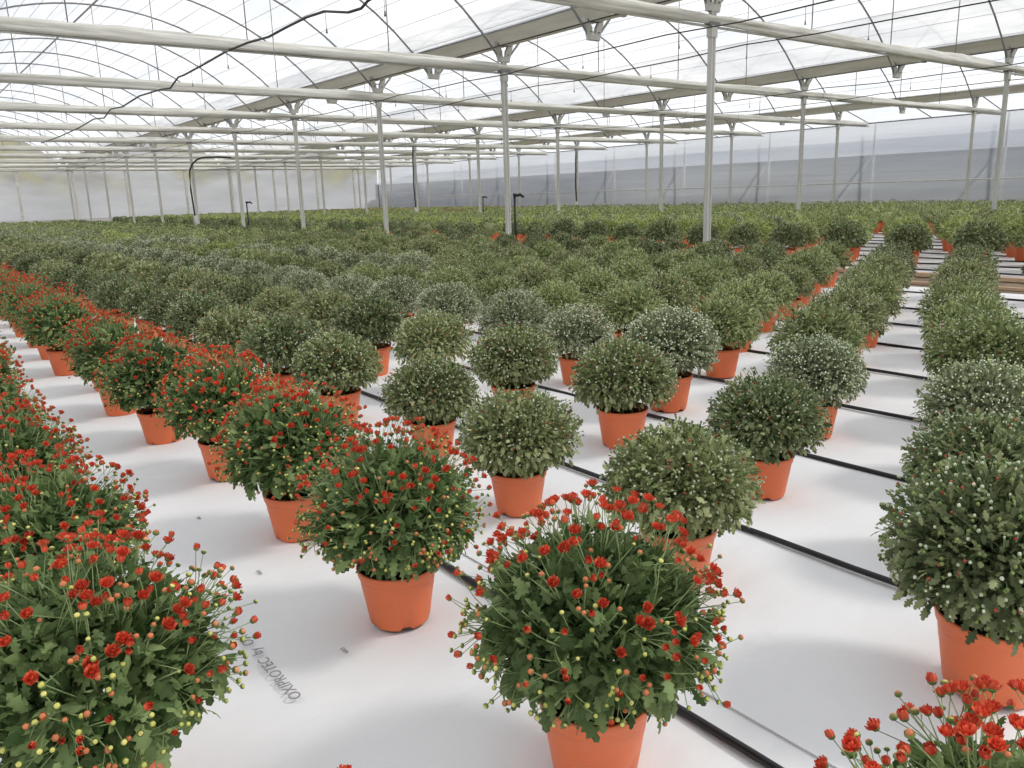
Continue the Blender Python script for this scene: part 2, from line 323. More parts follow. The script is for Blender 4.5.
# gutters (trapezoid troughs) with V brackets as parts
ARCH_STEP = 2.0812 * U / 2
archy = [YP(0) + ARCH_STEP * k for k in range(-6, 40) if Y0 < YP(0) + ARCH_STEP * k < YMAX + 0.2]
GL = {'A': 'large galvanised roof gutter, nearest of three, crossing the top middle', 'B': 'galvanised roof gutter in the middle, above the second line of posts', 'C': 'galvanised roof gutter furthest right, closest to the side film'}
for g in 'ABC':
    x = GX[g]; prof = [(-.26, .195), (-.255, .215), (-.16, .10), (-.11, .01), (.11, .01), (.16, .10), (.255, .215), (.26, .195), (.175, .085), (.12, -.01), (-.12, -.01), (-.175, .085)]
    z0 = H + U * 1.172; n = len(prof); V = [(x + p, Y0, z0 + q) for p, q in prof] + [(x + p, Y_WALL, z0 + q) for p, q in prof]
    mb = MB(); mb.add(V, [(i, (i + 1) % n, n + (i + 1) % n, n + i) for i in range(n)], 'gutter')
    for yy in np.arange(Y0 + 3, Y_WALL, 4.745): mb.box((x - .14, yy, z0 - .03), (x + .14, yy + .07, z0 + .02), 'gutter')
    o = mb.build('roof_gutter')
    for sgn in (-1, 1):
        q = MB(); q.box((x + sgn * .265 - .012, Y0, z0 + .185), (x + sgn * .265 + .012, Y_WALL, z0 + .225), 'dark_steel'); q.build('clamp_profile', o)
    tag(o, GL[g], 'gutter', 'long roof gutters between the vaults')
    for yy in archy:
        px, py, d = proj((x, yy, z0))
        if d < 0.5 or not (-60 < px < 1090) or py < -80: continue
        mb = MB(); zt, zbm = z0 + .04, H + U * 1.045
        for s in (-1, 1):           # two flared flanks with a round hole between them, and a folded bottom
            fl_ = [(s * .215, zt), (s * .13, zt), (s * .045, zt - .15), (s * .03, zbm), (s * .115, zbm)]
            V = [(x + p, yy - .03, q) for p, q in fl_] + [(x + p, yy + .03, q) for p, q in fl_]
            mb.add(V, [(0, 1, 6, 5), (1, 2, 7, 6), (2, 3, 8, 7), (3, 4, 9, 8), (4, 0, 5, 9)], 'steel'); mb.add(V, [(0, 1, 2, 3, 4), (5, 6, 7, 8, 9)], 'steel')
        mb.box((x - .12, yy - .034, zbm), (x + .12, yy + .034, zbm + .09), 'steel')
        mb.box((x - .15, yy - .035, zt - .06), (x + .15, yy + .035, zt - .02), 'dark_steel')
        for s in (-1, 1): mb.tube([(x + s * .09, yy - .05, zbm + .12), (x + s * .09, yy + .05, zbm + .12)], .012, 'dark_steel', 6)
        mb.build('bracket', o)
# tie beams carrying the folded white screen
rngb = np.random.default_rng(5)
vis = 0
for j in range(0, 11):
    y = YP(j)
    if y > YMAX: continue
    vis += 1
    xs = np.arange(XL, X_WALL - .02, 0.22); nx = len(xs); ns = 20; V = []
    ph = rngb.random(4) * 6
    for i, x in enumerate(xs):
        near = min(abs(x - GX[k]) for k in GX)
        sag = -0.012 * math.sin((x - GX['Z']) / (4.174 * U) * math.pi) ** 2
        hh = 0.082 + 0.012 * math.sin(x * 1.3 + ph[0]) + 0.010 * rngb.random() - 0.018 * math.exp(-(near / .25) ** 2)
        ww = 0.062 + 0.008 * math.sin(x * 2.1 + ph[1]) + 0.006 * rngb.random()
        for k in range(ns):
            a = 2 * math.pi * k / ns; lump = 1 + 0.13 * math.sin(3 * a + x * 0.35 + ph[2]) + 0.09 * math.sin(5 * a - x * .2 + ph[3]) + 0.03 * rngb.normal()
            V.append((x, y + ww * math.cos(a) * lump, H + U * 1.0 + sag + hh * math.sin(a) * (1 if math.sin(a) > 0 else 0.85) * lump))
    mb = MB(); mb.add(V, [(i * ns + k, i * ns + (k + 1) % ns, (i + 1) * ns + (k + 1) % ns, (i + 1) * ns + k) for i in range(nx - 1) for k in range(ns)], 'screen', True)
    mb.add(V[-ns:], [tuple(range(ns))], 'screen')
    o = mb.build('folded_screen')
    mb = MB(); mb.tube([(XL, y + .02, H + U * .962), (X_WALL, y + .02, H + U * .962)], .018, 'steel', 6); mb.build('tie_bar', o)
    tag(o, f'white folded shade screen along a tie bar, {ORD[vis]} back from the camera', 'shade screen', 'bundled white screens across the roof')
# arches
BN = [('Z', 'left bay'), ('A', 'middle bay'), ('B', 'right bay')]
for g, bn in BN:
    x0 = GX[g]; vis = 0
    for ai, yy in enumerate(archy):
        if yy < 3: continue
        P = [(x, yy, z) for x, z in vault_pts(x0, -0.02, 25, 0.985)]
        seen = [1 for p in P if proj(p)[2] > .5 and 0 < proj(p)[0] < 1024 and 0 < proj(p)[1] < 400]
        if not seen: continue
        vis += 1
        e0 = (P[0][0] - .02, yy, H + U * 1.075); e1 = (P[-1][0] + .02, yy, H + U * 1.075)
        mb = MB(); mb.tube([e0] + P + [e1], .020, 'arch', 6)
        o = mb.build('roof_arch')
        tag(o, f'thin grey curved roof arch, {ORD[vis]} visible one back in the {bn}', 'arch', f'roof arches of the {bn}')
        on_post = abs(((yy - YP(0)) / (2.0812 * U)) - round((yy - YP(0)) / (2.0812 * U))) < .05
        if on_post:
            for t in (-.5, 0, .5):
                xh = x0 + HALF + t * HALF * 1.0
                mb = MB(); mb.tube([(xh, yy, H + U * 1.0), (xh, yy, roof_z(abs(t) * HALF) - .02)], .009, 'arch', 5); mb.build('hanger', o)
# lean-to rafters
vis = 0
for yy in archy:
    if not (0 < proj((GX['C'], yy, za))[0] < 1060) or proj((GX['C'], yy, za))[2] < 1: continue
    vis += 1
    mb = MB(); mb.tube([(GX['C'] + .08, yy, za - .04), (X_WALL, yy, zb - .02)], .018, 'arch', 6)
    tag(mb.build('short_rafter'), f'short sloping rafter to the side film, {ORD[vis]} from the right', 'rafter', 'short rafters above the side film')
# purlins and film wires along the vaults
for g, bn in BN:
    x0 = GX[g]
    for k, t in enumerate([0] + [q for q in np.linspace(-.9, .9, 22)]):
        x = x0 + HALF + t * HALF; z = roof_z(abs(t) * HALF)
        mb = MB(); r = .022 if k == 0 else .0045
        mb.tube([(x, Y0, z - (.05 if k == 0 else 0.0)), (x, Y_WALL, z - (.05 if k == 0 else 0.0))], r, 'arch' if k == 0 else 'wire', 5)
        if k == 0: tag(mb.build('ridge_pipe'), f'dark ridge pipe under the crown of the {bn}', 'pipe')
        else: tag(mb.build('film_wire'), f'thin wire under the roof film, {ORD[k]} from the left in the {bn}', 'wire', f'thin film wires of the {bn}')
# diagonal braces in the steel near the posts
# irrigation lines hung below the ties, with drop emitters
def dropline(name, pts, r, label, drops, dl, cat='irrigation line'):
    mb = MB(); mb.tube(pts, r, 'black', 6); o = mb.build(name); tag(o, label, cat)
    P = np.array(pts)
    for q in drops:
        x = np.interp(q, P[:, 1], P[:, 0]); z = np.interp(q, P[:, 1], P[:, 2])
        mb = MB(); mb.tube([(x, q, z), (x + .004, q, z - dl * .8)], .0035, 'wire', 5); mb.tube([(x + .004, q, z - dl * .78), (x + .004, q, z - dl)], [.008, .013], 'wire', 6); mb.build('drop_emitter', o)
    return o
zl = H + U * .90
for nm, rx, lab in [('a', 4.35, 'thin black irrigation line just left of the nearest gutter, crossing the tall post'), ('b', 5.17, 'thin black irrigation line in the middle bay behind the tall post'), ('c', 8.12, 'thin black irrigation line just left of the middle gutter'), ('d', 9.3, 'thin black irrigation line in the right bay past the middle gutter')]:
    x = rx * .90 * U
    ys = np.arange(2, Y_WALL - 1, 1.2); pts = [(x, q, zl + .02 * math.sin(q * 1.1 + rx) - .015 * math.cos(q * 2.649)) for q in ys]
    dropline('irrigation_line', pts, .009, lab, np.arange(3.1 + rx * .2, 34, 1.9), .20)
# thin dark cable along the lower lip of gutters
for g, lab in [('A', 'dark cable running along the underside of the nearest gutter'), ('B', 'dark cable running along the underside of the middle gutter')]:
    mb = MB(); mb.tube([(GX[g] - .20, Y0, H + U * 1.150), (GX[g] - .20, Y_WALL, H + U * 1.150)], .010, 'black', 5); tag(mb.build('gutter_cable'), lab, 'cable')
# the sagging black hose in the left bay (hung loops)
hp = [(365, 0), (358, 8), (345, 12), (322, 11), (305, 17), (285, 28), (270, 37), (250, 43), (228, 52), (205, 64), (182, 75), (176, 77), (168, 88), (160, 89), (140, 96), (124, 107), (112, 109), (104, 118), (92, 119), (78, 128), (60, 137), (40, 143)]
def at_x(px, py, x):
    d = _uf + _ur * (px - 512) / 808.83 - _uu * (py - 384) / 808.83; t = x / d[0]; return (x, d[1] * t, H + d[2] * t)
hpts = [at_x(a, b, 4.55) for a, b in hp]
hpts = [(x + .04 * math.sin(y * .9), y, z) for x, y, z in [(4.55, hpts[0][1] - 2.5, hpts[0][2] + .02), (4.55, hpts[0][1] - 1, hpts[0][2] + .05)] + hpts]
dropline('sagging_hose', hpts, .016, 'black hose sagging in waves through the upper left bay', [8.0, 9.4, 10.9, 12.6, 14.5, 17], .24, 'hose')

# supply hoses that rise up the dark posts
def supply(g, j, lab, arc=True):
    x, y = GX[g] - .10, YP(j) - .02
    ztop = H + U * .80
    pts = [(x, y, 0), (x, y, .9), (x - .04, y, 1.8), (x - .02, y, 2.3)]
    for k in (range(1, 9) if arc else []):
        a = k / 8 * math.pi / 2; pts.append((x - .02 + .55 * (1 - math.cos(a)), y - .3 * (1 - math.cos(a)), 2.3 + .62 * math.sin(a)))
    pts += [(x + .95, y - .45, 2.93), (x + 1.35, y - .65, 2.90)] if arc else [(x - .02, y, 2.9), (x + .02, y, 3.4)]
    root = empty('supply_hose', (x, y, 0)); tag(root, lab, 'hose', 'black supply hoses up the posts')
    mb = MB(); P = np.array(pts) - np.array([x, y, 0]); mb.tube(P, .030, 'black', 8); mb.build('hose_pipe', root)
    mb = MB(); mb.tube([(0, 0, .45), (0, 0, .85)], .06, 'steel', 8); mb.build('valve', root)
supply('A', 5, 'thick black hose curving up beside a post, left of centre'); supply('B', 5, 'thick black hose up a far post left of the middle', False); supply('C', 5, 'thick black hose up the furthest dark post near the corner', False)
def riser(x, y, h, lab):
    root = empty('standpipe', (x, y, 0)); tag(root, lab, 'standpipe')
    mb = MB(); mb.tube([(0, 0, 0), (0, 0, h)], .022, 'black', 8); mb.build('pipe', root)
    mb = MB(); mb.tube([(-.03, 0, h), (.10, -.06, h + .02), (.15, -.09, h - .03)], [.028, .03, .022], 'black', 8); mb.tube([(0, 0, h), (0, 0, h + .05)], .03, 'black', 8); mb.build('tap', root)
riser(GX['A'] + .13, YP(1) - .05, 1.22, 'black standpipe with tap just right of a near post')
riser(GX['A'] + .15, YP(4) - .05, 1.25, 'small black standpipe with tap beside a post on the left')
riser(GX['B'] + .12, YP(4) - .05, 1.2, 'small black standpipe beside a post left of the middle')
# end wall posts
for k, x in enumerate([1.9, 3.07, 4.37, 5.68, 7.26, 8.59, 9.9, 11.3, 12.6]):
    x *= U
    mb = MB(); mb.box((x - .06, Y_WALL - .12, 0), (x + .06, Y_WALL - .02, H + U * 1.02), 'screen'); o = mb.build('end_wall_post')
    mb = MB(); mb.box((x - .08, Y_WALL - .14, H + U * .95), (x + .08, Y_WALL - .01, H + U * 1.0), 'steel'); mb.build('clamp', o)
    tag(o, f'pale post against the far end wall, {ORD[k + 1]} from the left', 'post', 'pale posts of the end wall')
vis = 0
for k, yy in enumerate(np.arange(YP(-1), Y_WALL - 1, 2.0812 * U)):
    if proj((X_WALL, yy, 1.5))[0] > 1040 or proj((X_WALL, yy, 1.5))[2] < 0: continue
    vis += 1
    mb = MB(); mb.tube([(X_WALL + .45, yy, 0), (X_WALL + .45, yy, zb)], .04, 'screen', 8); o = mb.build('wall_post')
    mb = MB(); mb.tube([(X_WALL + .45, yy, 2.4), (X_WALL + .45, yy + 1.5, .4)], .025, 'screen', 6); mb.build('brace', o)
    tag(o, f'pale outer post blurred behind the side film, {ORD[vis]} from the right', 'post', 'outer posts behind the side film')

# ------------------------------------------------------------------ drip hoses on the floor, boards on the path
hx = [1.09, 1.91, 2.66, 3.43, 4.22, 4.97, 5.78, 6.6, 7.63] + [9.75 + .8 * k for k in range(8)] + [16.6 + .8 * k for k in range(9)]
nr = 0
for k, xh in enumerate(hx):
    x = xh * H; ys = np.concatenate([np.arange(0.2, 12, .35), np.arange(12, Y_WALL - .5, 2.0)])
    mb = MB(); rg = np.random.default_rng(k); wv = rg.normal(0, .004, len(ys))
    mb.tube([(x + wv[i] + .008 * math.sin(q * .8 + k), q, .012) for i, q in enumerate(ys)], .0105, 'black', 8)
    o = mb.build('drip_hose')
    where = 'near bed' if k < 9 else ('bed behind the path' if k < 17 else 'furthest bed')
    idx = k + 1 if k < 9 else (k - 8 if k < 17 else k - 16)
    tag(o, f'straight black drip hose on fabric, {ORD[idx]} from camera in the {where}', 'hose', f'drip hoses of the {where}')
for k, (x, y0, y1, lab) in enumerate([(9.22 * H, 2.2, 9.6, 'pale wooden board edging the brown path at the right'), (8.5 * H, 3.0, 9.4, 'pale board lying along the brown path, nearer one')]):
    mb = MB(); t_ = .14 if k == 0 else .05
    mb.box((x, y0, -.02), (x + t_, y1, .03 if k == 0 else .012), 'board'); tag(mb.build('wooden_board'), lab, 'board')

# ------------------------------------------------------------------ chrysanthemums
PH = 0.18          # pot height
def pot_mesh():
    mb = MB(); r0, r1 = .088, .119
    sides = 40; a = np.arange(sides) * 2 * np.pi / sides
    notch = np.array([1 if (k % 8) in (0, 1) else 0 for k in range(sides)])
    prof = [(r0 * .93, .0, 1), (r0, .004, 1), (r0 + .003, .014, 1), (r0 + .0285 * .60, .105, 0), (r0 + .0285 * .62, .108, 0), (r0 + .0285 * .66, .112, 0), (r1 - .007, PH - .028, 0), (r1 - .003, PH - .026, 0), (r1 + .001, PH - .004, 0), (r1, PH, 0), (r1 - .004, PH, 0), (r1 - .006, PH - .03, 0), (r1 - .012, PH - .05, 0)]
    V = []
    for r, z, fo in prof:
        for k in range(sides): V.append((r * math.cos(a[k]), r * math.sin(a[k]), z + (.013 * notch[k] if fo and z < .013 else 0)))
    F = [(i * sides + k, i * sides + (k + 1) % sides, (i + 1) * sides + (k + 1) % sides, (i + 1) * sides + k) for i in range(len(prof) - 1) for k in range(sides)]
    mb.add(V, F, 'pot', True); return mb.mesh('pot')
def pot_low():
    mb = MB(); mb.lathe([(.088, 0), (.105, .10), (.113, PH - .026), (.119, PH - .02), (.119, PH), (.111, PH), (.107, PH - .05)], 'pot', 16); return mb.mesh('pot')
def soil_mesh():
    mb = MB(); rg = np.random.default_rng(2); V = [(0, 0, PH - .022)]; F = []
    for i, r in enumerate((.035, .07, .109)):
        for k in range(20): V.append((r * math.cos(k * math.pi / 10), r * math.sin(k * math.pi / 10), PH - .028 + rg.normal(0, .004)))
    for k in range(20): F.append((0, 1 + k, 1 + (k + 1) % 20))
    mb.add(V, F, 'soil', True)
    mb.f.append((np.array([(1 + i * 20 + k, 21 + i * 20 + k, 21 + i * 20 + (k + 1) % 20, 1 + i * 20 + (k + 1) % 20) for i in range(2) for k in range(20)]), 0, True)); return mb.mesh('soil')

# leaf templates: +y tip, +z upper side, unit length
def leaf_hi():
    mid = [(0, 0, 0), (0, .22, .05), (0, .5, .08), (0, .78, .04), (0, 1.0, -.06)]
    side = [(.03, .06, .0), (.15, .14, .03), (.11, .26, .05), (.30, .40, .02), (.17, .50, .06), (.29, .68, .0), (.13, .74, .03), (.14, .90, -.03)]
    V = mid + side + [(-x, y, z) for x, y, z in side]
    tri = [(0, 5, 1), (5, 6, 1), (6, 7, 1), (1, 7, 2), (7, 8, 2), (8, 9, 2), (2, 9, 3), (9, 10, 3), (10, 11, 3), (3, 11, 4), (11, 12, 4)]
    F = list(tri)
    for t in tri: F.append(tuple(reversed([q if q < 5 else q + 8 for q in t])))
    return np.array(V, float), np.array(F)
def leaf_lo():
    V = [(0, 0, 0), (.22, .45, -.03), (.11, .8, -.05), (0, 1, -.10), (-.11, .8, -.05), (-.22, .45, -.03), (0, .5, .06)]
    return np.array(V, float), np.array([(0, 1, 6), (1, 2, 6), (2, 3, 6), (3, 4, 6), (4, 5, 6), (5, 0, 6)])
def leaf_min():
    V = [(0, 0, 0), (.30, .5, -.03), (0, 1, -.06), (-.30, .5, -.03)]
    return np.array(V, float), np.array([(0, 1, 2, 3)])
def frames(fwd, up, roll):
    """rotation matrices whose y axis is fwd and z axis near up"""
    y = fwd / (np.linalg.norm(fwd, axis=1)[:, None] + 1e-9); x = np.cross(y, up); x /= np.linalg.norm(x, axis=1)[:, None] + 1e-9; z = np.cross(x, y)
    c, s = np.cos(roll)[:, None], np.sin(roll)[:, None]; x2 = x * c + z * s; z2 = -x * s + z * c
    return np.stack([x2, y, z2], axis=2)
def ico(n=1):
    t = (1 + 5 ** .5) / 2; V = np.array([(-1, t, 0), (1, t, 0), (-1, -t, 0), (1, -t, 0), (0, -1, t), (0, 1, t), (0, -1, -t), (0, 1, -t), (t, 0, -1), (t, 0, 1), (-t, 0, -1), (-t, 0, 1)], float)
    V /= np.linalg.norm(V[0]); F = [(0, 11, 5), (0, 5, 1), (0, 1, 7), (0, 7, 10), (0, 10, 11), (1, 5, 9), (5, 11, 4), (11, 10, 2), (10, 7, 6), (7, 1, 8), (3, 9, 4), (3, 4, 2), (3, 2, 6), (3, 6, 8), (3, 8, 9), (4, 9, 5), (2, 4, 11), (6, 2, 10), (8, 6, 7), (9, 8, 1)]
    return V, np.array(F)
OCT = (np.array([(1, 0, 0), (-1, 0, 0), (0, 1, 0), (0, -1, 0), (0, 0, 1), (0, 0, -1)], float), np.array([(0, 2, 4), (2, 1, 4), (1, 3, 4), (3, 0, 4), (2, 0, 5), (1, 2, 5), (3, 1, 5), (0, 3, 5)]))

# flower head pieces in unit size (diameter about 1), +z outward
def flower_pieces(stage, seed):
    """list of (V, F, material); stage: open / half / closed"""
    rg = np.random.default_rng(seed); out = []; Vi, Fi = ico()
    def cup(r, h, m, z0, sides=9):
        a = np.arange(sides) * 2 * np.pi / sides; pr = [(.08, -.05), (.7, .12), (1, .5), (.96, 1.0)]; V = []
        for q, z in pr: V += [(q * r * math.cos(t), q * r * math.sin(t), z0 + z * h) for t in a]
        F = [(i * sides + k, i * sides + (k + 1) % sides, (i + 1) * sides + (k + 1) % sides, (i + 1) * sides + k) for i in range(3) for k in range(sides)]
        out.append((np.array(V), np.array(F), m))
    def ring(n, r0, r1, r2, z0, z1, z2, wd, m, off=0.0):
        V = []; F = []
        for k in range(n):
            a = 2 * math.pi * (k + off) / n + rg.normal(0, .08); ca, sa = math.cos(a), math.sin(a); j = 1 + rg.normal(0, .08)
            for (r, z, w_) in ((r0, z0, wd * .6), (r1, z1, wd), (r2 * j, z2 * j, wd * .55)):
                V += [(r * ca - w_ * sa, r * sa + w_ * ca, z), (r * ca + w_ * sa, r * sa - w_ * ca, z)]
            b = k * 6; F += [(b, b + 1, b + 3, b + 2), (b + 2, b + 3, b + 5, b + 4)]
        out.append((np.array(V), np.array(F), m))
    if stage == 'open':
        cup(.24, .22, 'calyx', 0); ring(12, .16, .40, .50, .12, .30, .50, .12, 'petal'); ring(10, .14, .28, .30, .15, .38, .62, .11, 'petal', .5); ring(7, .08, .16, .12, .2, .42, .64, .09, 'petal', .2)
        out.append((Vi * np.array([.13, .13, .10]) + np.array([0, 0, .42]), Fi, 'petal'))
    elif stage == 'half':
        cup(.30, .34, 'calyx', 0); ring(10, .22, .34, .26, .10, .42, .74, .13, 'petal'); ring(7, .12, .22, .10, .2, .5, .78, .12, 'petal', .5)
    elif stage == 'orange':
        cup(.36, .42, 'calyx', 0); out.append((Vi * np.array([.33, .33, .30]) + np.array([0, 0, .36]), Fi, 'petal_orange'))
    else:
        cup(.36, .40, 'calyx', 0); out.append((Vi * np.array([.33, .33, .26]) + np.array([0, 0, .33]), Fi, 'bud_yellow'))
    return out
FL = {st: [flower_pieces(st, 10 + q) for q in range(2)] for st in ('open', 'half', 'orange', 'closed')}
def head_mesh(st, q, name):
    mb = MB()
    for V, F, m in FL[st][q]: mb.add(V, F, m, True)
    return mb.mesh(name)
HEAD = {}

def plant_points(rng, n, maxang, par, jit=0.05):
    """points on the dome with outward directions"""
    rx, zu, zd, zc = par; c = 1 - rng.random(n) * (1 - math.cos(maxang)); th = np.arccos(c); ph = rng.random(n) * 2 * np.pi
    d = np.stack([np.sin(th) * np.cos(ph), np.sin(th) * np.sin(ph), np.cos(th)], 1)
    sc = np.stack([np.full(n, rx), np.full(n, rx), np.where(d[:, 2] > 0, zu, zd)], 1)
    lob = 1 + 0.05 * np.sin(3 * ph + par[0] * 90) + 0.03 * np.sin(5 * ph + 2)
    p = d * sc * (lob * (1 + rng.normal(0, jit, n)))[:, None] + np.array([0, 0, zc])
    nn = d / sc; nn /= np.linalg.norm(nn, axis=1)[:, None]
    return p, nn, th, ph

def make_plant(seed, kind, lod):
    """returns (foliage mesh, list of heads (stage, variant, pos, dir, size), bud mesh or None)"""
    rng = np.random.default_rng(seed); K = KINDS[kind]; rx, zu, zd, zc = K['par']; par = (rx * (1 + rng.normal(0, .02)), zu * (1 + rng.normal(0, .03)), zd, zc)
    mb = MB(); leaf = K['leaf']; LH = leaf_hi() if lod == 0 else (leaf_lo() if lod == 1 else leaf_min())
    base = np.array([0, 0, PH - .02]); cen = np.array([0, 0, zc])
    heads = []
    nleaf = {0: K['n0'], 1: int(K['n0'] * .6), 2: int(K['n0'] * .38)}[lod]; ls = K['ls'] * {0: 1, 1: 1.2, 2: 1.5}[lod]
    MX = math.radians(K['max'])
    # outer leaves
    p, nn, th, ph = plant_points(rng, nleaf, MX, par, .055)
    u = 1 - rng.random(nleaf) ** 1.3 * .38 - (.15 if kind == 'red' else 0); p = cen + (p - cen) * u[:, None]
    t = rng.normal(size=(nleaf, 3)); fwd = nn * (.55 if kind == 'red' else .8) + t * .45 + np.array([0, 0, .15]) * (th < 1.2)[:, None] - np.array([0, 0, .55]) * (th > 1.45)[:, None]
    upv = np.tile(np.array([0, 0, 1.0]), (nleaf, 1)) * .8 + nn * .6 + rng.normal(size=(nleaf, 3)) * .25
    R = frames(fwd, upv, rng.normal(0, .45, nleaf)); S = ls * (.7 + .55 * rng.random(nleaf)) * (1 + .25 * (th > 1.3))
    mb.many(LH[0], LH[1], leaf, R, p, S, lod == 0)
    # inner leaves close the bush
    ni = int(nleaf * {0: .9, 1: .5, 2: .3}[lod]); p, nn, th, ph = plant_points(rng, ni, MX + .1, par, .05); u = .35 + .45 * rng.random(ni); p = cen + (p - cen) * u[:, None]
    R = frames(rng.normal(size=(ni, 3)) + nn * .5, rng.normal(size=(ni, 3)) + np.array([0, 0, .7]), rng.normal(0, .6, ni)); L2 = leaf_lo()
    mb.many(L2[0], L2[1], leaf, R, p, np.full(ni, ls * (1.7 if kind != 'red' else 1.35)))
    # stems
    if lod < 2:
        ns = {0: 46, 1: 14}[lod]; p, nn, th, ph = plant_points(rng, ns, MX - .1, par, .04)
        for k in range(ns):
            e = p[k] * 1.0; b = base + np.array([rng.normal(0, .025), rng.normal(0, .025), 0]); c = b + (e - b) * .45 + np.array([0, 0, .05 * (1 if th[k] < 1.2 else 1.6)])
            tt = np.linspace(0, .98, 6)[:, None]; q = (1 - tt) ** 2 * b + 2 * tt * (1 - tt) * c + tt ** 2 * e
            mb.tube(q, np.linspace(.0030, .0017, 6), 'stem', 4)
    # flowers / buds
    budmb = None
    if kind == 'red':
        nsp = {0: 185, 1: 125, 2: 64}[lod]; p, nn, th, ph = plant_points(rng, nsp, math.radians(116), par, .025); p = cen + (p - cen) * .965
        for k in range(nsp):
            m = rng.integers(2, 5); fz = 1 - min(1, max(0, th[k] / 1.85))
            root = cen + (p[k] - cen) * .80
            for q in range(m):
                off = rng.normal(size=3) * .030; off -= nn[k] * (off @ nn[k]) * .6
                tip = p[k] + off + nn[k] * (.016 + .022 * rng.random()) * (.40 + .75 * fz) + np.array([0, 0, .010 + .022 * rng.random() * fz])
                x = rng.random() + (.50 - fz) * .75; st = 'open' if x < .17 else ('half' if x < .44 else ('orange' if x < .72 else 'closed'))
                if q == 0 and fz > .35 and rng.random() < .5: st = 'open'
                size = {'open': .0225, 'half': .0180, 'orange': .0160, 'closed': .0140}[st] * (.85 + .35 * rng.random())
                d = nn[k] * .7 + (tip - root) / np.linalg.norm(tip - root) * .8 + np.array([0, 0, .5]) + rng.normal(size=3) * .15; d /= np.linalg.norm(d)
                heads.append((st, int(rng.integers(0, 2)), tip, d, size))
                if lod < 2:
                    mid = (root + tip) / 2 + nn[k] * .006; mb.tube([root, mid, tip], [.0014, .0011, .0009], 'stem', 3)
        if lod > 0:
            budmb = MB()
            for st in FL:
                sel = [h for h in heads if h[0] == st]
                if not sel: continue
                P = np.array([h[2] for h in sel]); D = np.array([h[3] for h in sel]); S = np.array([h[4] for h in sel]) * (1.15 if lod == 2 else 1.0)
                R0 = frames(D, rng.normal(size=D.shape), np.zeros(len(D))); R0 = np.stack([R0[:, :, 0], -R0[:, :, 2], R0[:, :, 1]], 2)
                if lod == 1:
                    for V, F, m in FL[st][0]: budmb.many(V, F, m, R0, P, S, True)
                else:
                    budmb.many(OCT[0] * .5, OCT[1], {'open': 'petal', 'half': 'petal', 'orange': 'petal_orange', 'closed': 'bud_yellow'}[st], R0, P, S)
    else:
        nb = {0: K['nb'], 1: int(K['nb'] * .7), 2: int(K['nb'] * .38)}[lod]; p, nn, th, ph = plant_points(rng, nb, math.radians(K['max'] - 8), par, .035)
        tip = p + nn * (.004 + .022 * rng.random(nb))[:, None] + np.array([0, 0, .006]); budmb = MB(); sz = K['bs'] * (.75 + .5 * rng.random(nb)) * {0: 1, 1: 1.05, 2: 1.3}[lod]
        cls = rng.random(nb); acc = 0; V, F = (ico() if lod == 0 else OCT)
        for m, fr in K['buds']:
            sel = (cls >= acc) & (cls < acc + fr); acc += fr
            if m == 'bud_red' : sel = sel & (p[:, 2] > zc - .02)
            n = int(sel.sum())
            budmb.many(V * np.array([.5, .5, .55]), F, m, np.tile(np.eye(3), (n, 1, 1)), tip[sel], sz[sel], lod == 0)
            if lod == 0: budmb.many(V * np.array([.42, .42, .4]), F, 'calyx', np.tile(np.eye(3), (n, 1, 1)), tip[sel] - nn[sel] * .0035, sz[sel], True)
        if lod == 0:
            for k in range(0, nb, 2): mb.tube([p[k] * .55 + cen * .45 + nn[k] * .06, tip[k]], .0009, 'stem', 3)
    return mb.mesh('foliage'), heads, (budmb.mesh('flower_buds') if budmb else None)

KINDS = {
    'red':   dict(par=(.248, .215, .16, .330), leaf='leaf_fresh', n0=1750, ls=.038, max=128, nb=0, bs=0, buds=[]),
    'dark':  dict(par=(.222, .178, .15, .315), leaf='leaf_dark', n0=3335, ls=.025, max=125, nb=756, bs=.0075, buds=[('bud_pale', .50), ('calyx', .38), ('bud_red', .12)]),
    'olive': dict(par=(.222, .172, .15, .312), leaf='leaf_olive', n0=3335, ls=.025, max=125, nb=810, bs=.0075, buds=[('bud_pale', .52), ('calyx', .41), ('bud_red', .07)]),
    'grey':  dict(par=(.218, .172, .15, .312), leaf='leaf_grey', n0=3045, ls=.025, max=125, nb=837, bs=.0075, buds=[('bud_white', .60), ('bud_pale', .40)]),
    'green': dict(par=(.222, .178, .15, .315), leaf='leaf_green', n0=3190, ls=.025, max=125, nb=648, bs=.0075, buds=[('bud_pale', .55), ('calyx', .40), ('bud_red', .05)]),
    'lime':  dict(par=(.222, .178, .15, .315), leaf='leaf_lime', n0=2900, ls=.025, max=125, nb=486, bs=.0075, buds=[('bud_pale', .5), ('bud_lemon', .3), ('calyx', .2)]),
    'lemon': dict(par=(.235, .180, .15, .315), leaf='leaf_grey', n0=3045, ls=.025, max=125, nb=756, bs=.0075, buds=[('bud_white', .50), ('bud_pale', .32), ('bud_lemon', .18)]),
    'brown': dict(par=(.222, .172, .15, .312), leaf='leaf_brown', n0=3045, ls=.025, max=125, nb=567, bs=.0075, buds=[('bud_red', .5), ('bud_pale', .5)]),
}
LOOK = {'red': 'red-flowered', 'dark': 'dark green', 'olive': 'olive green', 'grey': 'whitish-budded', 'green': 'green', 'lime': 'yellow-green', 'lemon': 'pale-flowered', 'brown': 'brownish'}
POT_HI, POT_LO, SOIL = pot_mesh(), pot_low(), soil_mesh()
_cache = {}
def plant_variant(kind, lod, v):
    k = (kind, lod, v)
    if k not in _cache: _cache[k] = make_plant(1000 + hash_(kind) * 31 + lod * 7 + v, kind, lod)
    return _cache[k]
def hash_(s): return sum(ord(c) * (i + 3) for i, c in enumerate(s)) % 997

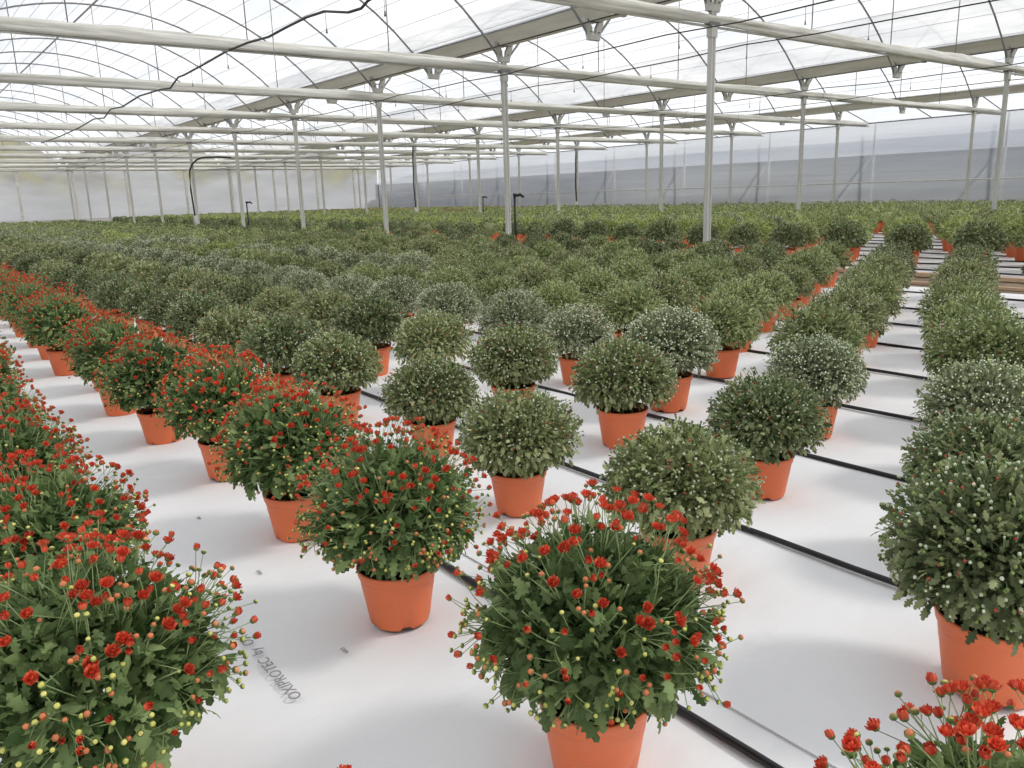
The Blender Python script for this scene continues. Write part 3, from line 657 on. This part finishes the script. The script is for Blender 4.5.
# measured places of the nearest plants (ground coordinates in camera heights)
FIX = {(-1, 0): (.185, .555), (-1, 1): (.150, 1.31), (-1, 2): (.19, 1.97), (0, -1): (.80, .235), (3, 0): (2.92, 1.79), (0, 0): (.865, .92), (0, 1): (.865, 1.61), (0, 2): (.885, 2.26), (0, 3): (.91, 2.97), (0, 4): (.85, 3.62), (0, 5): (.83, 4.30),
       (1, 1): (1.515, 1.965), (1, 2): (1.63, 2.66), (1, 3): (1.56, 3.35), (1, -1): (1.635, .58), (1, 0): (1.533, 1.31), (2, 0): (2.215, 1.53), (2, 1): (2.264, 2.236)}
KFIX = {(1, -1): 'dark', (2, -1): 'dark', (3, -1): 'lemon', (2, 0): 'dark', (2, 2): 'olive', (1, 0): 'olive', (5, 1): 'green', (3, 0): 'grey'}
def row_kind(x, y, i, bed, rg):
    """variety planted in a row; x, y in camera heights"""
    q = rg.random()
    if bed == 0:
        if i <= 0: return 'red'
        if i in (1, 2): return 'olive' if q < .6 else 'dark'
        if i == 3: return 'grey'
        if i == 5 and y > 7: return 'grey' if q < .75 else 'lime'
        if i == 4: return 'grey' if (y > 9 and q < .3) else ('green' if q < .7 else 'olive')
        if i in (5, 6): return 'green' if q < .7 else 'olive'
        if i in (7, 8): return 'olive' if q < .6 else 'green'
        return 'dark' if q < .7 else 'green'
    if bed == 1:
        if i == 0: return 'dark'
        if i in (1, 2, 3): return 'lime' if q < .75 else 'green'
        if i == 4: return 'lemon' if y > 8 else 'lime'
        return ('green' if q < .6 else 'lime') if i < 8 else ('green' if q < .5 else 'olive')
    if y > 26 and x > 18: return 'brown' if q < .6 else 'lime'
    return 'grey' if x > 20.5 and y < 28 else 'green'

plants = []
rgp = np.random.default_rng(77)
def add_rows(bed, xs):
    for i, xr in xs:
        for j in range(-60, 90):
            y = [.92 + (.30 / .67) * (xr - .86) + .67 * j, 4.90 + .52 * (xr - 9.8) + .78 * (j - 5), .3 + .2 * xr + .62 * j][bed]
            rq = np.random.default_rng(((bed * 40 + i + 5) * 400 + j + 100)); x, yy = xr + rq.normal(0, .025), y + rq.normal(0, .03)
            if bed == 0 and (i, j) in FIX: x, yy = FIX[(i, j)]
            rr = rq.random(3)
            if yy * H > Y_WALL - .5 or x * H > X_WALL - .4: continue
            z = (np.array([x * H, yy * H, .3 - H])) @ _uf
            if z < .25: continue
            px, py, d = proj((x * H, yy * H, .34)); rad = 808.83 * .27 / d
            tx, ty, _ = proj((x * H, yy * H, .56))
            skip = min(abs(x * H - GX[g]) + 0 for g in 'ABC') < .20 and min(abs(yy * H - YP(jj)) for jj in range(-1, 11)) < .22
            if skip: continue
            seen = not (px + rad < 0 or px - rad > 1024 or ty - rad * .3 > 768) or (bed == 0 and (i, j) in FIX)
            if not seen and (d < 3.2 or px < -450 or px > 2000): continue
            kind = KFIX.get((i, j)) if bed == 0 and (i, j) in KFIX else row_kind(x, yy, i, bed, rq)
            plants.append(dict(bed=bed, i=i, j=j, x=x * H, y=yy * H, kind=kind, d=d, r=rr, px=px, py=py, seen=seen))
add_rows(0, [(i, .86 + .67 * i) for i in range(-2, 11)])
add_rows(1, [(k, 9.80 + .60 * k) for k in range(0, 11)])
add_rows(2, [(k, 16.4 + .60 * k) for k in range(0, 14)])
plants.sort(key=lambda p: p['d'])
NEAR = [p for p in plants if p['seen']][:300]; _ids = {id(p) for p in NEAR}; FAR = [p for p in plants if id(p) not in _ids]
# where each plant stands, told by row and by order within the row
rows = {}
for p in NEAR: rows.setdefault((p['bed'], p['i']), []).append(p)
for key, lst in rows.items():
    lst.sort(key=lambda p: p['y'])
    for n_, p in enumerate(lst): p['n'] = n_ + 1
SPECIAL = {(0, 0): 'large red-flowering chrysanthemum in orange pot, bottom centre, in front of the first hose', (0, 1): 'red-flowering chrysanthemum in orange pot standing alone on fabric, left of the first hose',
    (-1, 1): 'big red-flowering chrysanthemum at the lower left beside the printed lettering', (1, -1): 'large dark green chrysanthemum in orange pot at the right picture edge', (1, 0): 'olive chrysanthemum directly behind the large red-flowering one at bottom centre',
    (0, -1): 'red-flowering chrysanthemum cut off by the lower right corner', (-1, 0): 'red-flowering chrysanthemum only tips showing at the bottom edge, left of centre', (3, -1): 'pale grey-green chrysanthemum with open yellow-white flowers at the right aisle'}
HERO = [p for p in NEAR if p['kind'] == 'red' and p['d'] < 3.4]
for idx, p in enumerate(NEAR):
    lod = 0 if p['d'] < 4.6 else (1 if p['d'] < 9.5 else 2)
    hero = p in HERO; v = (int(p['r'][0] * 3) if lod else int(p['r'][0] * (3 if p['kind'] == 'red' else 2)))
    if hero: v = idx % 4
    fo, heads, bm_ = plant_variant(p['kind'], lod, v)
    root = empty('potted_chrysanthemum', (p['x'], p['y'], 0.002), p['r'][1] * 6.283)
    s = (.95 + .12 * p['r'][2]) * (1 if p['d'] < 4 or p['kind'] == 'red' else (1.08 if p['bed'] == 0 else 1.3))
    if (p['i'], p['j']) == (0, 0) and p['bed'] == 0: s = 1.02
    if (p['i'], p['j']) == (1, -1) and p['bed'] == 0: s = 1.12
    root.scale = (s, s, s)
    link('pot', POT_HI if lod == 0 else POT_LO, root)
    if lod < 2: link('soil', SOIL, root)
    link('foliage', fo, root)
    if lod == 0 and p['kind'] == 'red':
        for st in FL:
            for q in range(2):
                if (st, q) not in HEAD: HEAD[(st, q)] = head_mesh(st, q, 'flower' if st in ('open', 'half') else 'flower_bud')
        rank = {'open': 0, 'half': 1, 'orange': 2, 'closed': 3}
        Rw = Matrix.Rotation(p['r'][1] * 6.283, 3, 'Z')
        def facing(h):
            wp = Rw @ Vector(h[2]); return -(wp.x * _uf[0] + wp.y * _uf[1]) - .3 * _uf[2] * wp.z
        hs = sorted(heads, key=lambda h: rank[h[0]] - 2.0 * facing(h))
        if not hero: ind = []; rest = heads
        else:
            of = [h for h in hs if h[0] in ('open', 'half')]; ob = [h for h in hs if h[0] in ('orange', 'closed')]
            ind = of[:100] + ob[:60]; rest = of[100:] + ob[60:]
        for st, q, pos, dr, size in ind:
            o = link('flower' if st in ('open', 'half') else 'flower_bud', HEAD[(st, q)], root, pos)
            o.rotation_euler = Vector(dr).to_track_quat('Z', 'Y').to_euler(); o.scale = (size, size, size)
        if rest:
            mb = MB(); rr_ = np.random.default_rng(idx)
            for st in FL:
                sel = [h for h in rest if h[0] == st]
                if not sel: continue
                P = np.array([h[2] for h in sel]); D = np.array([h[3] for h in sel]); S = np.array([h[4] for h in sel]); R0 = frames(D, rr_.normal(size=D.shape), np.zeros(len(D))); R0 = np.stack([R0[:, :, 0], -R0[:, :, 2], R0[:, :, 1]], 2)
                for V, F, m in FL[st][1]: mb.many(V, F, m, R0, P, S, True)
            o = mb.build('flower_heads', root); o['kind'] = 'stuff'
    elif bm_:
        o = link('flower_heads' if p['kind'] == 'red' else 'buds', bm_, root); o['kind'] = 'stuff'
    key = (p['i'], p['j'])
    if p['bed'] == 0 and key in SPECIAL: lab = SPECIAL[key]
    else:
        if p['bed'] == 0:
            ro = 'leftmost row' if p['i'] == -1 else ('red row right of left aisle' if p['i'] == 0 else f'{ORD[p["i"]]} row behind the red row')
            if p['i'] == -2: ro = 'row at the left picture edge'
        elif p['bed'] == 1: ro = f'{ORD[p["i"] + 1]} row beyond the brown path'
        else: ro = f'{ORD[p["i"] + 1]} row of the furthest bed'
        lab = f'{LOOK[p["kind"]]} potted chrysanthemum, {ORD[p["n"]] if p["n"] < len(ORD) else "last"} from right in the {ro}'
    tag(root, lab, 'potted plant', 'potted chrysanthemums in rows')

# the many further plants: one object
mb = MB(); LM = leaf_min(); rf = np.random.default_rng(9); Vi, Fi = ico()
pa = np.arange(10) * 2 * np.pi / 10; potV = np.array([(.09 * math.cos(t), .09 * math.sin(t), 0) for t in pa] + [(.118 * math.cos(t), .118 * math.sin(t), PH) for t in pa]); potF = np.array([(k, (k + 1) % 10, 10 + (k + 1) % 10, 10 + k) for k in range(10)])
for kind in KINDS:
    for near in (0, 1, 2):
        sel = [p for p in FAR if p['kind'] == kind and (0 if p['d'] > 32 else (2 if p['d'] < 14 else 1)) == near]
        if not sel: continue
        K = KINDS[kind]; n = (170, 330, 1000)[near]; ls = (.085, .062, .040)[near]; MX = math.radians(112)
        B = np.array([(p['x'], p['y'], 0) for p in sel]); m = len(sel); s = (1.06 + .16 * np.array([p['r'][2] for p in sel])) * np.array([1.18 if p['bed'] else 1.0 for p in sel])
        mb.many(potV, potF, 'pot', np.tile(np.eye(3), (m, 1, 1)), B, s)
        par = K['par']; mb.many(Vi * np.array([par[0] * .78, par[0] * .78, par[1] * .8]) + np.array([0, 0, par[3]]), Fi, K['leaf'], np.tile(np.eye(3), (m, 1, 1)), B, s)
        P, D, th, ph = plant_points(rf, n * m, MX, par, .04)
        own = np.repeat(np.arange(m), n); P = P * s[own][:, None]
        u = 1 - .2 * rf.random(n * m); P[:, :2] *= u[:, None]
        fwd = D * .7 + rf.normal(size=P.shape) * .5; up = D * .5 + np.array([0, 0, .7]) + rf.normal(size=P.shape) * .3
        mb.many(LM[0] - np.array([0, .5, 0]), LM[1], K['leaf'], frames(fwd, up, rf.normal(0, .4, n * m)), P + B[own], ls * (.7 + .6 * rf.random(n * m)))
        nb = 110 if kind in ('grey', 'lemon', 'lime') else 34
        if kind == 'red': nb = 130
        P, D, th, ph = plant_points(rf, nb * m, math.radians(95), par, .04); own = np.repeat(np.arange(m), nb); cl = rf.random(nb * m)
        mats_ = [('petal', .6), ('petal_orange', .25), ('bud_yellow', .15)] if kind == 'red' else K['buds']
        acc = 0
        for mm, fr in mats_:
            q = (cl >= acc) & (cl < acc + fr); acc += fr
            mb.many(OCT[0] * .5, OCT[1], mm, np.tile(np.eye(3), (int(q.sum()), 1, 1)), (P + D * .012)[q] * 1.0 + B[own][q], np.full(int(q.sum()), .026 if kind == 'red' else .017))
o = mb.build('distant_chrysanthemums'); tag(o, 'dense field of potted green chrysanthemums filling the greenhouse behind the nearer rows', 'potted plants', kind='stuff')
print('plants', len(plants), 'near', len(NEAR), 'far faces', len(o.data.polygons), 'max near d', NEAR[-1]['d'], 'heroes', len(HERO))
